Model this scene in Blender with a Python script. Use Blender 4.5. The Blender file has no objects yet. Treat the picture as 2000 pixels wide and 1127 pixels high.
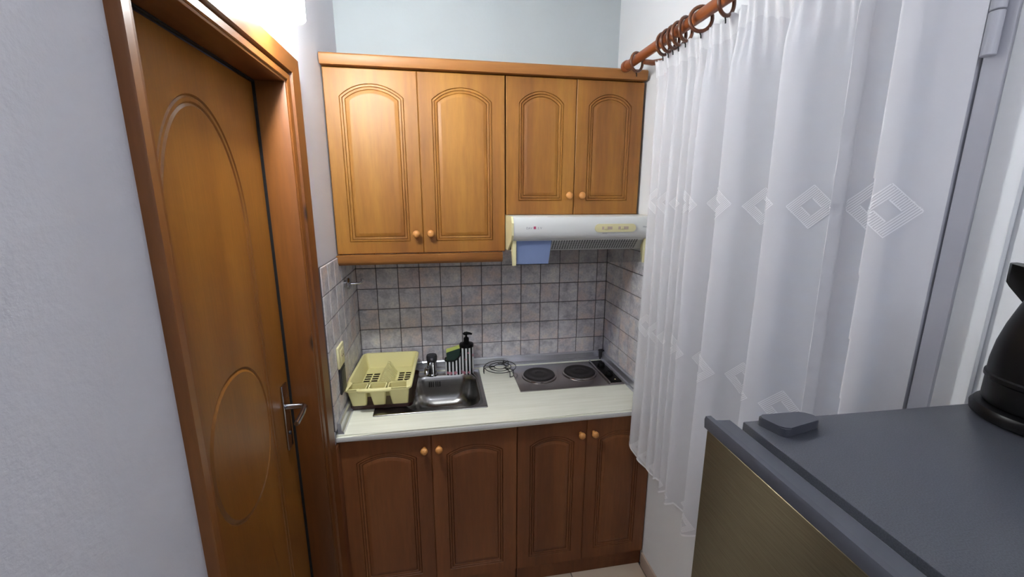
import bpy, bmesh, math, random
from mathutils import Vector, Matrix
random.seed(7)
PI = math.pi
S = bpy.context.scene
COL = S.collection

# ------------------------------------------------------------------ camera, world, light, exposure
CAM = Vector((0.4056, -2.0984, 1.6874)); YAW, PITCH, ROLL, FPX = -0.1729, -0.2148, 0.0013, 822.2457
cd = bpy.data.cameras.new('camera'); cam = bpy.data.objects.new('camera', cd); COL.objects.link(cam)
cd.sensor_fit = 'HORIZONTAL'; cd.sensor_width = 36.0; cd.lens = 36.0 * FPX / 2000.0
cd.clip_start = 0.02; cd.clip_end = 60
_f = Vector((-math.sin(YAW) * math.cos(PITCH), math.cos(YAW) * math.cos(PITCH), math.sin(PITCH)))
_r = Vector((math.cos(YAW), math.sin(YAW), 0)); _u = _r.cross(_f)
_r2 = math.cos(ROLL) * _r + math.sin(ROLL) * _u; _u2 = -math.sin(ROLL) * _r + math.cos(ROLL) * _u
_m = Matrix((_r2, _u2, -_f)).transposed().to_4x4(); _m.translation = CAM
cam.matrix_world = _m
S.camera = cam

w = bpy.data.worlds.new('world'); S.world = w; w.use_nodes = True
w.node_tree.nodes['Background'].inputs[0].default_value = (0.16, 0.24, 0.42, 1)
w.node_tree.nodes['Background'].inputs[1].default_value = 0.6
LAMP_W, CEIL_FILL_W = 30.5, 7.0          # wall lamp over the door, added ceiling fill lamp behind the camera (watts)
S.view_settings.view_transform = 'Standard'; S.view_settings.look = 'None'
S.view_settings.exposure = 0.5; S.view_settings.gamma = 1.0
S.view_settings.use_curve_mapping = False

# ------------------------------------------------------------------ materials
def lin(c):
    def g(v):
        v /= 255.0
        return v / 12.92 if v <= 0.04045 else ((v + 0.055) / 1.055) ** 2.4
    return (g(c[0]), g(c[1]), g(c[2]), 1.0)

def base_mat(name, col, rough=0.5, metal=0.0, **kw):
    m = bpy.data.materials.new(name); m.use_nodes = True
    b = m.node_tree.nodes['Principled BSDF']
    b.inputs['Base Color'].default_value = lin(col) if len(col) == 3 else col
    b.inputs['Roughness'].default_value = rough; b.inputs['Metallic'].default_value = metal
    for k, v in kw.items(): b.inputs[k].default_value = v
    return m, m.node_tree, b

def nd(nt, typ, **kw):
    n = nt.nodes.new(typ)
    for k, v in kw.items(): setattr(n, k, v)
    return n

def coords(nt, scale, rnd=True):
    tc = nd(nt, 'ShaderNodeTexCoord'); mp = nd(nt, 'ShaderNodeMapping')
    mp.inputs['Scale'].default_value = scale
    if rnd:
        oi = nd(nt, 'ShaderNodeObjectInfo'); ml = nd(nt, 'ShaderNodeMath', operation='MULTIPLY'); ml.inputs[1].default_value = 37.0
        cb = nd(nt, 'ShaderNodeCombineXYZ'); ad = nd(nt, 'ShaderNodeVectorMath', operation='ADD')
        nt.links.new(oi.outputs['Random'], ml.inputs[0])
        for i in range(3): nt.links.new(ml.outputs[0], cb.inputs[i])
        nt.links.new(tc.outputs['Object'], ad.inputs[0]); nt.links.new(cb.outputs[0], ad.inputs[1])
        nt.links.new(ad.outputs[0], mp.inputs['Vector'])
    else:
        nt.links.new(tc.outputs['Object'], mp.inputs['Vector'])
    return mp.outputs[0]

def noise(nt, vec, scale, detail=3, rough=0.55):
    n = nd(nt, 'ShaderNodeTexNoise'); n.inputs['Scale'].default_value = scale
    n.inputs['Detail'].default_value = detail; n.inputs['Roughness'].default_value = rough
    nt.links.new(vec, n.inputs['Vector']); return n.outputs['Fac']

def ramp(nt, fac, stops):
    r = nd(nt, 'ShaderNodeValToRGB'); e = r.color_ramp.elements
    while len(e) < len(stops): e.new(0.5)
    for i, (p, c) in enumerate(stops): e[i].position = p; e[i].color = lin(c)
    nt.links.new(fac, r.inputs[0]); return r.outputs[0]

def bump(nt, b, h, strength, dist):
    n = nd(nt, 'ShaderNodeBump'); n.inputs['Strength'].default_value = strength; n.inputs['Distance'].default_value = dist
    nt.links.new(h, n.inputs['Height']); nt.links.new(n.outputs[0], b.inputs['Normal'])

def mixc(nt, fac, a, b, mode='MIX'):
    n = nd(nt, 'ShaderNodeMix', data_type='RGBA', blend_type=mode)
    for s, v in ((n.inputs[0], fac), (n.inputs[6], a), (n.inputs[7], b)):
        if hasattr(v, 'is_linked'): nt.links.new(v, s)
        else: s.default_value = v
    return n.outputs[2]

def wood(name, dark, mid, light, axis='z', rough=0.52, coat=0.06, fine=1.0, knots=False):
    m, nt, b = base_mat(name, mid, rough)
    st = {'x': (0.10, 1, 1), 'y': (1, 0.10, 1), 'z': (1, 1, 0.10)}[axis]
    v = coords(nt, st)
    broad = noise(nt, v, 7.0, 3, 0.55); grain = noise(nt, v, 90.0 * fine, 4, 0.6)
    c1 = ramp(nt, broad, [(0.32, dark), (0.5, mid), (0.68, light)])
    g1 = ramp(nt, grain, [(0.3, (232, 232, 232)), (0.7, (255, 255, 255))])
    c = mixc(nt, 1.0, c1, g1, 'MULTIPLY')
    if knots:
        tc = nd(nt, 'ShaderNodeTexCoord'); mp = nd(nt, 'ShaderNodeMapping')
        mp.inputs['Scale'].default_value = {'x': (0.45, 1, 1), 'y': (1, .45, 1), 'z': (1, 1, 0.45)}[axis]
        nt.links.new(tc.outputs['Object'], mp.inputs[0])
        vo = nd(nt, 'ShaderNodeTexVoronoi'); vo.inputs['Scale'].default_value = 7.0
        nt.links.new(mp.outputs[0], vo.inputs['Vector'])
        k = ramp(nt, vo.outputs['Distance'], [(0.05, (60, 35, 20)), (0.115, (255, 255, 255))])
        c = mixc(nt, 1.0, c, k, 'MULTIPLY')
    nt.links.new(c, b.inputs['Base Color'])
    b.inputs['Coat Weight'].default_value = coat; b.inputs['Coat Roughness'].default_value = 0.38
    bump(nt, b, grain, 0.06, 0.001)
    return m

M = {}
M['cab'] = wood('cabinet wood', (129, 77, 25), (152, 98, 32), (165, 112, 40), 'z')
M['cab_shaded'] = wood('shaded cabinet wood', (112, 64, 32), (127, 74, 37), (138, 84, 44), 'z')  # same wood as the wall cabinets, darkened to paint in the shade low down
M['cabx'] = wood('cabinet wood cross', (132, 80, 32), (146, 92, 38), (160, 104, 46), 'x')
M['door'] = wood('door veneer', (112, 67, 15), (126, 77, 19), (138, 88, 26), 'z', 0.42, 0.2, 1.6)
M['pine'] = wood('pine casing', (100, 54, 14), (115, 64, 18), (130, 78, 26), 'z', 0.42, 0.2, 1.0, True)
M['piney'] = wood('pine casing level', (100, 54, 14), (115, 64, 18), (130, 78, 26), 'y', 0.42, 0.2, 1.0, True)
M['rod'] = wood('rod wood', (120, 62, 28), (142, 76, 36), (160, 90, 46), 'y', 0.35, 0.3)
M['ringwood'] = wood('ring wood', (84, 44, 22), (104, 56, 28), (122, 70, 36), 'y', 0.35, 0.3)
M['knob'], _, _ = base_mat('knob wood', (205, 142, 78), 0.35)

def plaster(name, col, sc, strength):
    m, nt, b = base_mat(name, col, 0.85)
    v = coords(nt, (1, 1, 1), False)
    n1 = noise(nt, v, sc, 4, 0.6); n2 = noise(nt, v, 2.2, 2)
    c = ramp(nt, n2, [(0.3, tuple(int(x * 0.965) for x in col)), (0.7, col)])
    nt.links.new(c, b.inputs['Base Color']); bump(nt, b, n1, strength, 0.004)
    return m
M['plaster'] = plaster('rough plaster', (218, 218, 225), 100, 0.24)
M['plain'] = plaster('smooth plaster', (238, 240, 241), 60, 0.15)
M['backwall'] = plaster('cool white plaster', (190, 197, 199), 60, 0.15)

def tile_mat():
    m, nt, b = base_mat('stone tile', (140, 136, 136), 0.42)
    v = coords(nt, (1, 1, 1))
    a = noise(nt, v, 18, 6, 0.65); r = noise(nt, v, 9, 3, 0.6); f = noise(nt, v, 110, 3)
    c1 = ramp(nt, a, [(0.30, (176, 172, 181)), (0.5, (222, 219, 223)), (0.70, (250, 247, 242))])
    oi = nd(nt, 'ShaderNodeObjectInfo'); ad = nd(nt, 'ShaderNodeMath', operation='MULTIPLY_ADD')
    nt.links.new(oi.outputs['Random'], ad.inputs[0]); ad.inputs[1].default_value = 0.22; nt.links.new(r, ad.inputs[2])
    k = ramp(nt, ad.outputs[0], [(0.60, (0, 0, 0)), (0.82, (175, 175, 175))])
    c2 = mixc(nt, k, c1, lin((226, 186, 170)))
    fr = ramp(nt, f, [(0.3, (225, 225, 225)), (0.7, (255, 255, 255))])
    c = mixc(nt, 1.0, c2, fr, 'MULTIPLY')
    nt.links.new(c, b.inputs['Base Color']); bump(nt, b, a, 0.25, 0.003)
    return m
M['tile'] = tile_mat()
M['grout'], _, _ = base_mat('grout', (98, 92, 94), 0.9)
def worktop_mat():
    m, nt, b = base_mat('worktop laminate', (206, 206, 188), 0.38)
    v = coords(nt, (0.06, 1, 1), False); n = noise(nt, v, 60, 4)
    nt.links.new(ramp(nt, n, [(0.3, (234, 234, 216)), (0.7, (246, 246, 231))]), b.inputs['Base Color']); return m
M['worktop'] = worktop_mat()
M['edge'], _, _ = base_mat('worktop edge', (226, 226, 222), 0.3)
M['alu'], _, _ = base_mat('brushed aluminium', (206, 208, 216), 0.3, 0.8)
M['darkplastic'], _, _ = base_mat('dark grey plastic', (48, 48, 54), 0.5)
M['steel'], _, _ = base_mat('sink steel', (168, 166, 163), 0.22, 1.0)
M['steel2'], _, _ = base_mat('hob steel', (188, 182, 180), 0.22, 1.0)
M['chrome'], _, _ = base_mat('chrome', (190, 190, 195), 0.08, 1.0)
M['iron'], _, _ = base_mat('burner iron', (34, 31, 31), 0.5, 0.2)
M['black'], _, _ = base_mat('black plastic', (12, 12, 13), 0.35)
M['black'].node_tree.nodes['Principled BSDF'].inputs['Specular IOR Level'].default_value = 0.15
M['blackwire'], _, _ = base_mat('black wire', (26, 24, 22), 0.4, 0.3)
M['hole'], _, _ = base_mat('dark cavity', (14, 12, 12), 0.9)
M['cream'], _, _ = base_mat('cream plastic', (226, 218, 170), 0.4)
M['rack'], _, _ = base_mat('pale yellow plastic', (238, 229, 166), 0.42)
M['brown'], _, _ = base_mat('dark brown plastic', (58, 30, 28), 0.35)
M['white'], _, _ = base_mat('white enamel', (224, 226, 224), 0.3)
M['whitemetal'], _, _ = base_mat('white painted frame', (216, 216, 222), 0.4)
M['grey'], _, _ = base_mat('grey fridge', (70, 72, 80), 0.34)
def speckle(m, c0, c1):
    nt = m.node_tree; b = nt.nodes['Principled BSDF']; v = coords(nt, (1, 1, 1), False); n = noise(nt, v, 700, 2)
    nt.links.new(ramp(nt, n, [(0.35, c0), (0.65, c1)]), b.inputs['Base Color']); bump(nt, b, n, .08, .0005)
speckle(M['grey'], (60, 62, 69), (76, 78, 86))
M['greydark'], _, _ = base_mat('grey fridge trim', (70, 72, 80), 0.4)
M['marks'], _, _ = base_mat('grey print', (150, 150, 158), 0.5)
M['red'], _, _ = base_mat('red print', (190, 70, 110), 0.5)
M['sponge'], _, _ = base_mat('yellow green sponge', (196, 206, 110), 0.9)
M['scour'], _, _ = base_mat('dark green scourer', (38, 58, 50), 0.95)
M['pink'], _, _ = base_mat('pink print', (214, 150, 166), 0.5)
M['ceramicw'], _, _ = base_mat('white print', (226, 226, 226), 0.3)
M['slat'], _, _ = base_mat('shutter slat', (150, 164, 186), 0.5)
M['floor_t'] = plaster('floor tile', (196, 178, 158), 30, 0.05)
M['skirt'], _, _ = base_mat('skirting tile', (196, 176, 160), 0.4)

def brushed():
    m, nt, b = base_mat('brushed dark steel', (120, 106, 88), 0.34, 1.0)
    v = coords(nt, (1, 0.03, 1), False); n = noise(nt, v, 900, 3)
    nt.links.new(ramp(nt, n, [(0.3, (86, 77, 61)), (0.7, (100, 91, 73))]), b.inputs['Base Color'])
    b.inputs['Anisotropic'].default_value = 0.95; b.inputs['Roughness'].default_value = 0.38
    tv_ = nd(nt, 'ShaderNodeCombineXYZ'); tv_.inputs[2].default_value = 1.0; nt.links.new(tv_.outputs[0], b.inputs['Tangent'])
    return m
M['brushed'] = brushed()

def glassy(name, tint, transp, rough=0.03):
    m = bpy.data.materials.new(name); m.use_nodes = True; nt = m.node_tree; nt.nodes.clear()
    o = nd(nt, 'ShaderNodeOutputMaterial'); mx = nd(nt, 'ShaderNodeMixShader'); t = nd(nt, 'ShaderNodeBsdfTransparent'); g = nd(nt, 'ShaderNodeBsdfPrincipled')
    t.inputs[0].default_value = lin(tint); g.inputs['Base Color'].default_value = lin(tint); g.inputs['Roughness'].default_value = rough
    mx.inputs[0].default_value = transp
    nt.links.new(g.outputs[0], mx.inputs[1]); nt.links.new(t.outputs[0], mx.inputs[2]); nt.links.new(mx.outputs[0], o.inputs[0])
    return m
def clear(name, tint, gloss):
    m = bpy.data.materials.new(name); m.use_nodes = True; nt = m.node_tree; nt.nodes.clear()
    o = nd(nt, 'ShaderNodeOutputMaterial'); mx = nd(nt, 'ShaderNodeMixShader'); t = nd(nt, 'ShaderNodeBsdfTransparent'); g = nd(nt, 'ShaderNodeBsdfGlossy')
    t.inputs[0].default_value = lin(tint); g.inputs['Roughness'].default_value = .06; mx.inputs[0].default_value = gloss
    nt.links.new(t.outputs[0], mx.inputs[1]); nt.links.new(g.outputs[0], mx.inputs[2]); nt.links.new(mx.outputs[0], o.inputs[0])
    return m
M['visor'] = clear('smoked visor', (236, 236, 236), 0.04)
M['patch'] = glassy('translucent blue patch', (176, 198, 250), 0.58, 0.3)
M['pane'] = glassy('window glass', (210, 222, 230), 0.85)

def cloth(name, col, transl, transp):
    m = bpy.data.materials.new(name); m.use_nodes = True; nt = m.node_tree; nt.nodes.clear()
    o = nd(nt, 'ShaderNodeOutputMaterial'); d = nd(nt, 'ShaderNodeBsdfDiffuse'); t = nd(nt, 'ShaderNodeBsdfTranslucent'); x = nd(nt, 'ShaderNodeBsdfTransparent')
    m1 = nd(nt, 'ShaderNodeMixShader'); m2 = nd(nt, 'ShaderNodeMixShader')
    d.inputs[0].default_value = lin(col); t.inputs[0].default_value = lin(col)
    m1.inputs[0].default_value = transl; m2.inputs[0].default_value = transp
    nt.links.new(d.outputs[0], m1.inputs[1]); nt.links.new(t.outputs[0], m1.inputs[2])
    nt.links.new(m1.outputs[0], m2.inputs[1]); nt.links.new(x.outputs[0], m2.inputs[2]); nt.links.new(m2.outputs[0], o.inputs[0])
    return m
M['curtain'] = cloth('sheer curtain', (240, 240, 243), 0.28, 0.15)
M['tape'] = cloth('gathering tape', (238, 238, 240), 0.2, 0.04)
M['thread'] = cloth('white thread', (250, 250, 252), 0.0, 0.0)
M['shade'] = cloth('lamp glass', (246, 250, 248), 0.75, 0.65)
def emit(name, col, s):
    m = bpy.data.materials.new(name); m.use_nodes = True; nt = m.node_tree; nt.nodes.clear()
    o = nd(nt, 'ShaderNodeOutputMaterial'); e = nd(nt, 'ShaderNodeEmission'); e.inputs[0].default_value = lin(col); e.inputs[1].default_value = s
    nt.links.new(e.outputs[0], o.inputs[0]); return m
M['bulb'] = emit('glowing bulb', (255, 250, 240), 25.0)
M['fill_globe'] = emit('glowing fill lamp diffuser', (240, 244, 255), 6.0)

# ------------------------------------------------------------------ mesh helpers
def mesh_obj(name, me, mat, parent=None, loc=(0, 0, 0), rot=(0, 0, 0)):
    o = bpy.data.objects.new(name, me); COL.objects.link(o)
    if mat is not None and len(me.materials) == 0: me.materials.append(M[mat] if isinstance(mat, str) else mat)
    o.location = loc; o.rotation_euler = rot
    if parent is not None: o.parent = parent
    return o

def finish(bm, name, smooth=None):
    bmesh.ops.recalc_face_normals(bm, faces=bm.faces)
    me = bpy.data.meshes.new(name); bm.to_mesh(me); bm.free()
    if smooth is not None:
        me.shade_smooth()
        if smooth > 0: me.set_sharp_from_angle(angle=math.radians(smooth))
    return me

def add_box(bm, a, b, bev=0.0, seg=2):
    vs = [bm.verts.new((x, y, z)) for x in (a[0], b[0]) for y in (a[1], b[1]) for z in (a[2], b[2])]
    fs = [bm.faces.new([vs[i] for i in q]) for q in ((0, 1, 3, 2), (4, 6, 7, 5), (0, 4, 5, 1), (2, 3, 7, 6), (0, 2, 6, 4), (1, 5, 7, 3))]
    if bev > 0:
        es = list({e for f in fs for e in f.edges})
        bmesh.ops.bevel(bm, geom=es, offset=bev, segments=seg, affect='EDGES', profile=0.5)
    return fs

def box(name, a, b, mat, parent=None, bev=0.0, loc=(0, 0, 0), seg=2):
    bm = bmesh.new(); add_box(bm, a, b, bev, seg)
    return mesh_obj(name, finish(bm, name, 35 if bev else None), mat, parent, loc)

def boxes(name, lst, mat, parent=None, bev=0.0, loc=(0, 0, 0)):
    bm = bmesh.new()
    for a, b in lst: add_box(bm, a, b, bev, 1)
    return mesh_obj(name, finish(bm, name, 35 if bev else None), mat, parent, loc)

def add_lathe(bm, prof, n=32, mtx=None, close=True):
    rings = []
    for r, z in prof:
        if r < 1e-6: rings.append([bm.verts.new((0, 0, z))])
        else: rings.append([bm.verts.new((r * math.cos(2 * PI * i / n), r * math.sin(2 * PI * i / n), z)) for i in range(n)])
    for A, B in zip(rings, rings[1:]):
        for i in range(n):
            j = (i + 1) % n
            if len(A) == 1 and len(B) == 1: continue
            if len(A) == 1: bm.faces.new((A[0], B[i], B[j]))
            elif len(B) == 1: bm.faces.new((A[i], A[j], B[0]))
            else: bm.faces.new((A[i], A[j], B[j], B[i]))
    if mtx is not None:
        bmesh.ops.transform(bm, matrix=mtx, verts=[v for R in rings for v in R])

def lathe(name, prof, mat, parent=None, loc=(0, 0, 0), n=32, rot=(0, 0, 0), smooth=40):
    bm = bmesh.new(); add_lathe(bm, prof, n)
    return mesh_obj(name, finish(bm, name, smooth), mat, parent, loc, rot)

def add_tube(bm, pts, r, n=8, closed=False):
    pts = [Vector(p) for p in pts]; k = len(pts); rings = []
    up = None
    for i, p in enumerate(pts):
        if closed: t = pts[(i + 1) % k] - pts[i - 1]
        else: t = pts[min(i + 1, k - 1)] - pts[max(i - 1, 0)]
        t.normalize()
        if up is None: up = Vector((0, 0, 1)) if abs(t.z) < 0.9 else Vector((1, 0, 0))
        a = (up - t * up.dot(t)).normalized(); b = t.cross(a); up = a
        rr = r[i] if isinstance(r, (list, tuple)) else r
        rings.append([bm.verts.new(p + (a * math.cos(2 * PI * j / n) + b * math.sin(2 * PI * j / n)) * rr) for j in range(n)])
    for i in range(k if closed else k - 1):
        A, B = rings[i], rings[(i + 1) % k]
        for j in range(n): bm.faces.new((A[j], A[(j + 1) % n], B[(j + 1) % n], B[j]))
    if not closed:
        bm.faces.new(rings[0][::-1]); bm.faces.new(rings[-1])

def tube(name, pts, r, mat, parent=None, n=10, closed=False, loc=(0, 0, 0)):
    bm = bmesh.new(); add_tube(bm, pts, r, n, closed)
    return mesh_obj(name, finish(bm, name, 50), mat, parent, loc)

def extrude_profile(bm, prof, axis, a, b):
    """prof: closed polygon in the two other axes (order y,z / x,z / x,y), extruded along axis from a to b"""
    def P(p, t): return {'x': (t, p[0], p[1]), 'y': (p[0], t, p[1]), 'z': (p[0], p[1], t)}[axis]
    A = [bm.verts.new(P(p, a)) for p in prof]; B = [bm.verts.new(P(p, b)) for p in prof]
    n = len(prof)
    for i in range(n): bm.faces.new((A[i], A[(i + 1) % n], B[(i + 1) % n], B[i]))
    bm.faces.new(A); bm.faces.new(B)

def prism(name, prof, axis, a, b, mat, parent=None, loc=(0, 0, 0), smooth=30):
    bm = bmesh.new(); extrude_profile(bm, prof, axis, a, b)
    return mesh_obj(name, finish(bm, name, smooth), mat, parent, loc)

def text_mesh(name, txt, size, mat, parent, loc, rot, depth=0.0003):
    c = bpy.data.curves.new(name, 'FONT'); c.body = txt; c.size = size; c.extrude = depth; c.resolution_u = 2
    t = bpy.data.objects.new(name, c); COL.objects.link(t)
    dg = bpy.context.evaluated_depsgraph_get(); me = bpy.data.meshes.new_from_object(t.evaluated_get(dg))
    bpy.data.objects.remove(t); me.materials.clear()
    return mesh_obj(name, me, mat, parent, loc, rot)

def thing(name, label, cat, loc=(0, 0, 0), rz=0, group=None):
    o = bpy.data.objects.new(name, None); COL.objects.link(o); o.empty_display_size = 0.05
    o.location = loc; o.rotation_euler = (0, 0, rz); o['label'] = label; o['category'] = cat
    if group: o['group'] = group
    return o
def tag(o, label, cat, group=None):
    o['label'] = label; o['category'] = cat
    if group: o['group'] = group
    return o
def struct(o, label=None):
    o['kind'] = 'structure'
    if label: o['label'] = label
    return o

# ------------------------------------------------------------------ the room
W = 1.2905; YB = -4.2; H = 2.66
DY0, DY1, DZ = -1.385, -0.772, 1.992          # door opening in the left wall
WY0, WY1, WZ0, WZ1 = -1.497, -0.83, 0.92, 2.12   # window opening in the right wall
bf = struct(box('floor', (-0.12, YB - .1, -0.1), (W + 0.2, 0.1, -0.006), 'grout'), 'beige tiled floor')
struct(box('ceiling', (-0.12, YB - .1, H), (W + 0.2, 0.1, H + 0.1), 'plain'), 'plain white ceiling')
wb = struct(box('wall_back', (-0.12, 0.0, 0), (W + 0.2, 0.1, H), 'backwall'), 'white end wall with square stone-look tiles above the worktop')
wl = struct(boxes('wall_left', [((-0.12, YB, 0), (0, DY0, H)), ((-0.12, DY1, 0), (0, 0, H)), ((-0.12, DY0, DZ + .02), (0, DY1, H))], 'plaster'), 'rough white plaster wall with the wooden door in it')
wr = struct(boxes('wall_right', [((W, YB, 0), (W + .2, WY0, H)), ((W, WY1, 0), (W + .2, 0, H)), ((W, WY0, 0), (W + .2, WY1, WZ0)), ((W, WY0, WZ1), (W + .2, WY1, H))], 'plain'), 'white wall behind the curtain')
struct(box('wall_front', (-0.12, YB - 0.1, 0), (W + 0.2, YB, H), 'plain'), 'plain white wall at the other end of the room')

def tiles(parent, origin, ux, spans_u, spans_v, nrm, name, mat, th, gap=0.0035, bev=0.0016, loc0=(0, 0, 0)):
    """tiles of a wall: spans along u and z; one shared mesh for each size"""
    cache = {}
    for (u0, u1) in spans_u:
        for (v0, v1) in spans_v:
            su, sv = round(u1 - u0 - gap, 4), round(v1 - v0 - gap, 4)
            if su < 0.004 or sv < 0.004: continue
            if (su, sv) not in cache:
                bm = bmesh.new(); add_box(bm, (-su / 2, -sv / 2, 0), (su / 2, sv / 2, th), 0)
                es = [e for e in bm.edges if all(v.co.z > th * .5 for v in e.verts)]
                bmesh.ops.bevel(bm, geom=es, offset=bev, segments=1, affect='EDGES')
                me = finish(bm, name); me.materials.append(M[mat]); cache[(su, sv)] = me
            o = bpy.data.objects.new(name, cache[(su, sv)]); COL.objects.link(o); o.parent = parent
            c = Vector(origin) + Vector(ux) * ((u0 + u1) / 2) + (Vector((0, 0, 1)) if nrm != 'z' else Vector((0, 1, 0))) * ((v0 + v1) / 2)
            o.location = c
            if nrm == '-y': o.rotation_euler = (PI / 2, 0, 0)
            elif nrm == '+x': o.rotation_euler = (PI / 2, 0, PI / 2)
            elif nrm == '-x': o.rotation_euler = (PI / 2, 0, -PI / 2)
            o.rotation_euler.rotate_axis('Z', random.uniform(-.004, .004))
T = 0.1025
rows = [(0.9384 + k * T, 0.9384 + (k + 1) * T) for k in range(-1, 5)]
TZ0, TZ1 = rows[0][0], rows[-1][1]
box('grout', (0, -0.005, TZ0), (W, 0, TZ1), 'grout', wb)
box('grout', (0, -0.60, TZ0), (0.005, 0, TZ1), 'grout', wl)
box('grout', (W - 0.005, -0.80, TZ0), (W, 0, TZ1), 'grout', wr)
cols = [(0.008, 0.1008)] + [(0.1008 + k * T, 0.1008 + (k + 1) * T) for k in range(0, 11)] + [(0.1008 + 11 * T, W - 0.008)]
tiles(wb, (0, 0, 0), (1, 0, 0), cols, rows, '-y', 'wall_tile', 'tile', 0.0085)
scol = [(-(k + 1) * T, -k * T - (0.0085 if k == 0 else 0)) for k in range(0, 5)] + [(-0.60, -5 * T)]
tiles(wl, (0, 0, 0), (0, 1, 0), scol, rows, '+x', 'wall_tile', 'tile', 0.0085)
tiles(wr, (W, 0, 0), (0, 1, 0), scol + [(-0.70, -0.60), (-.8, -.7)], rows, '-x', 'wall_tile', 'tile', 0.0085)
# floor tiles
fx = [(-0.045 + k * 0.332, -0.045 + (k + 1) * 0.332) for k in range(0, 4)]; fx = [(max(a, 0), min(b, W)) for a, b in fx]
fx.append((fx[-1][1], W)) if fx[-1][1] < W - .01 else None
fy = [(-(k + 1) * 0.332 - .18, -k * 0.332 - .18) for k in range(0, 12)]
tiles(bf, (0, 0, -0.006), (1, 0, 0), fx, fy, 'z', 'floor_tile', 'floor_t', 0.006, 0.004, 0.001)
struct(box('baseboard_right', (W - 0.009, -1.68, 0), (W, -0.575, 0.072), 'skirt', None, 0.002), 'beige tiled skirting along the right wall')
struct(box('baseboard_left', (0, YB, 0), (0.009, -1.45, 0.072), 'skirt', None, 0.002), 'beige tiled skirting along the left wall')

# ------------------------------------------------------------------ door in the left wall
def groove_rings(bm, rings, face_pts):
    """rings: list of equally long point lists, first = outer boundary; bridges them and caps the last one"""
    V = [[bm.verts.new(p) for p in R] for R in rings]
    n = len(V[0])
    for A, B in zip(V, V[1:]):
        for i in range(n):
            j = (i + 1) % n
            bm.faces.new((A[i], A[j], B[j], B[i]))
    if face_pts is None: bm.faces.new(V[-1])
    else:
        c = bm.verts.new(face_pts)
        for i in range(n): bm.faces.new((V[-1][i], V[-1][(i + 1) % n], c))
    return V

def slab_back(bm, outer, depth_vec):
    B = [bm.verts.new(v.co + Vector(depth_vec)) for v in outer]
    n = len(outer)
    for i in range(n): bm.faces.new((outer[i], outer[(i + 1) % n], B[(i + 1) % n], B[i]))
    bm.faces.new(B)

d1 = struct(bpy.data.objects.new('door_1', None), 'brown wooden interior door with routed ovals in a pine frame'); COL.objects.link(d1); d1.location = (0, -1.08, 0)
def make_leaf():
    hw, zt, zb = 0.302, 1.985, 0.006
    c = Vector((0, 1.10))                           # polar centre (y offset, z)
    N = 320; th = [math.atan2(math.sin(2 * PI * i / N) * 2.6, math.cos(2 * PI * i / N)) for i in range(N)]
    for cy, cz in ((hw, zt), (-hw, zt), (hw, zb), (-hw, zb)):
        a = math.atan2(cz - c.y, cy - c.x); k = min(range(N), key=lambda i: abs((th[i] - a + PI) % (2 * PI) - PI)); th[k] = a
    def ray(inside):
        out = []
        for a in th:
            lo, hi = 0.0, 2.5
            for _ in range(34):
                m = (lo + hi) / 2
                if inside(c.x + math.cos(a) * m, c.y + math.sin(a) * m): lo = m
                else: hi = m
            out.append((c.x + math.cos(a) * lo, c.y + math.sin(a) * lo))
        return out
    def rect(y, z): return -hw <= y <= hw and zb <= z <= zt
    def arch(o):
        a, zs, rise, bot = 0.180 - o, 1.60, 0.287 - o, 0.26 + o
        def f(y, z):
            if abs(y + 0.006) > a: return False
            if z < zs: return z > bot
            return ((y + .006) / a) ** 2 + ((z - zs) / rise) ** 2 <= 1
        return f
    def oval(o):
        return lambda y, z: abs((y + .004) / (0.152 - o)) ** 2.15 + abs((z - 1.102) / (0.186 - o)) ** 2.15 <= 1
    R = []; add = lambda pts, x: R.append([(x, p[0], p[1]) for p in pts])
    add(ray(rect), 0)
    for o, x in ((-.001, 0), (.0025, -.0035), (.006, -.0005), (.013, -.001), (.0165, -.004), (.022, -.001)): add(ray(arch(o)), x)
    for o, x in ((0, -.001), (.003, -.004), (.007, -.002), (.012, .0005)): add(ray(oval(o)), x)
    bm = bmesh.new(); V = groove_rings(bm, R, (0.0005, c.x, c.y)); slab_back(bm, V[0], (-0.04, 0, 0))
    return finish(bm, 'door_leaf', 25)
leaf = mesh_obj('door_leaf', make_leaf(), 'door', d1, (-0.073, 0, 0))
# handle on a long back plate, near the far edge
box('handle_plate', (0, -0.02, -0.105), (0.006, 0.02, 0.105), 'chrome', leaf, 0.002, (0.0002, 0.257, 1.03))
lv = tube('lever', [(0.004, 0.257, 1.062), (0.052, 0.257, 1.062), (0.060, 0.249, 1.061), (0.062, 0.215, 1.058), (0.062, 0.16, 1.054)], [.0085, .0085, .0085, .008, .007], 'chrome', leaf, 12)
lathe('keyhole', [(0, 0), (.006, 0), (.006, .003), (.004, .004), (0, .004)], 'darkplastic', leaf, (0.006, 0.257, 0.975), 16, (0, PI / 2, 0))
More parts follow.
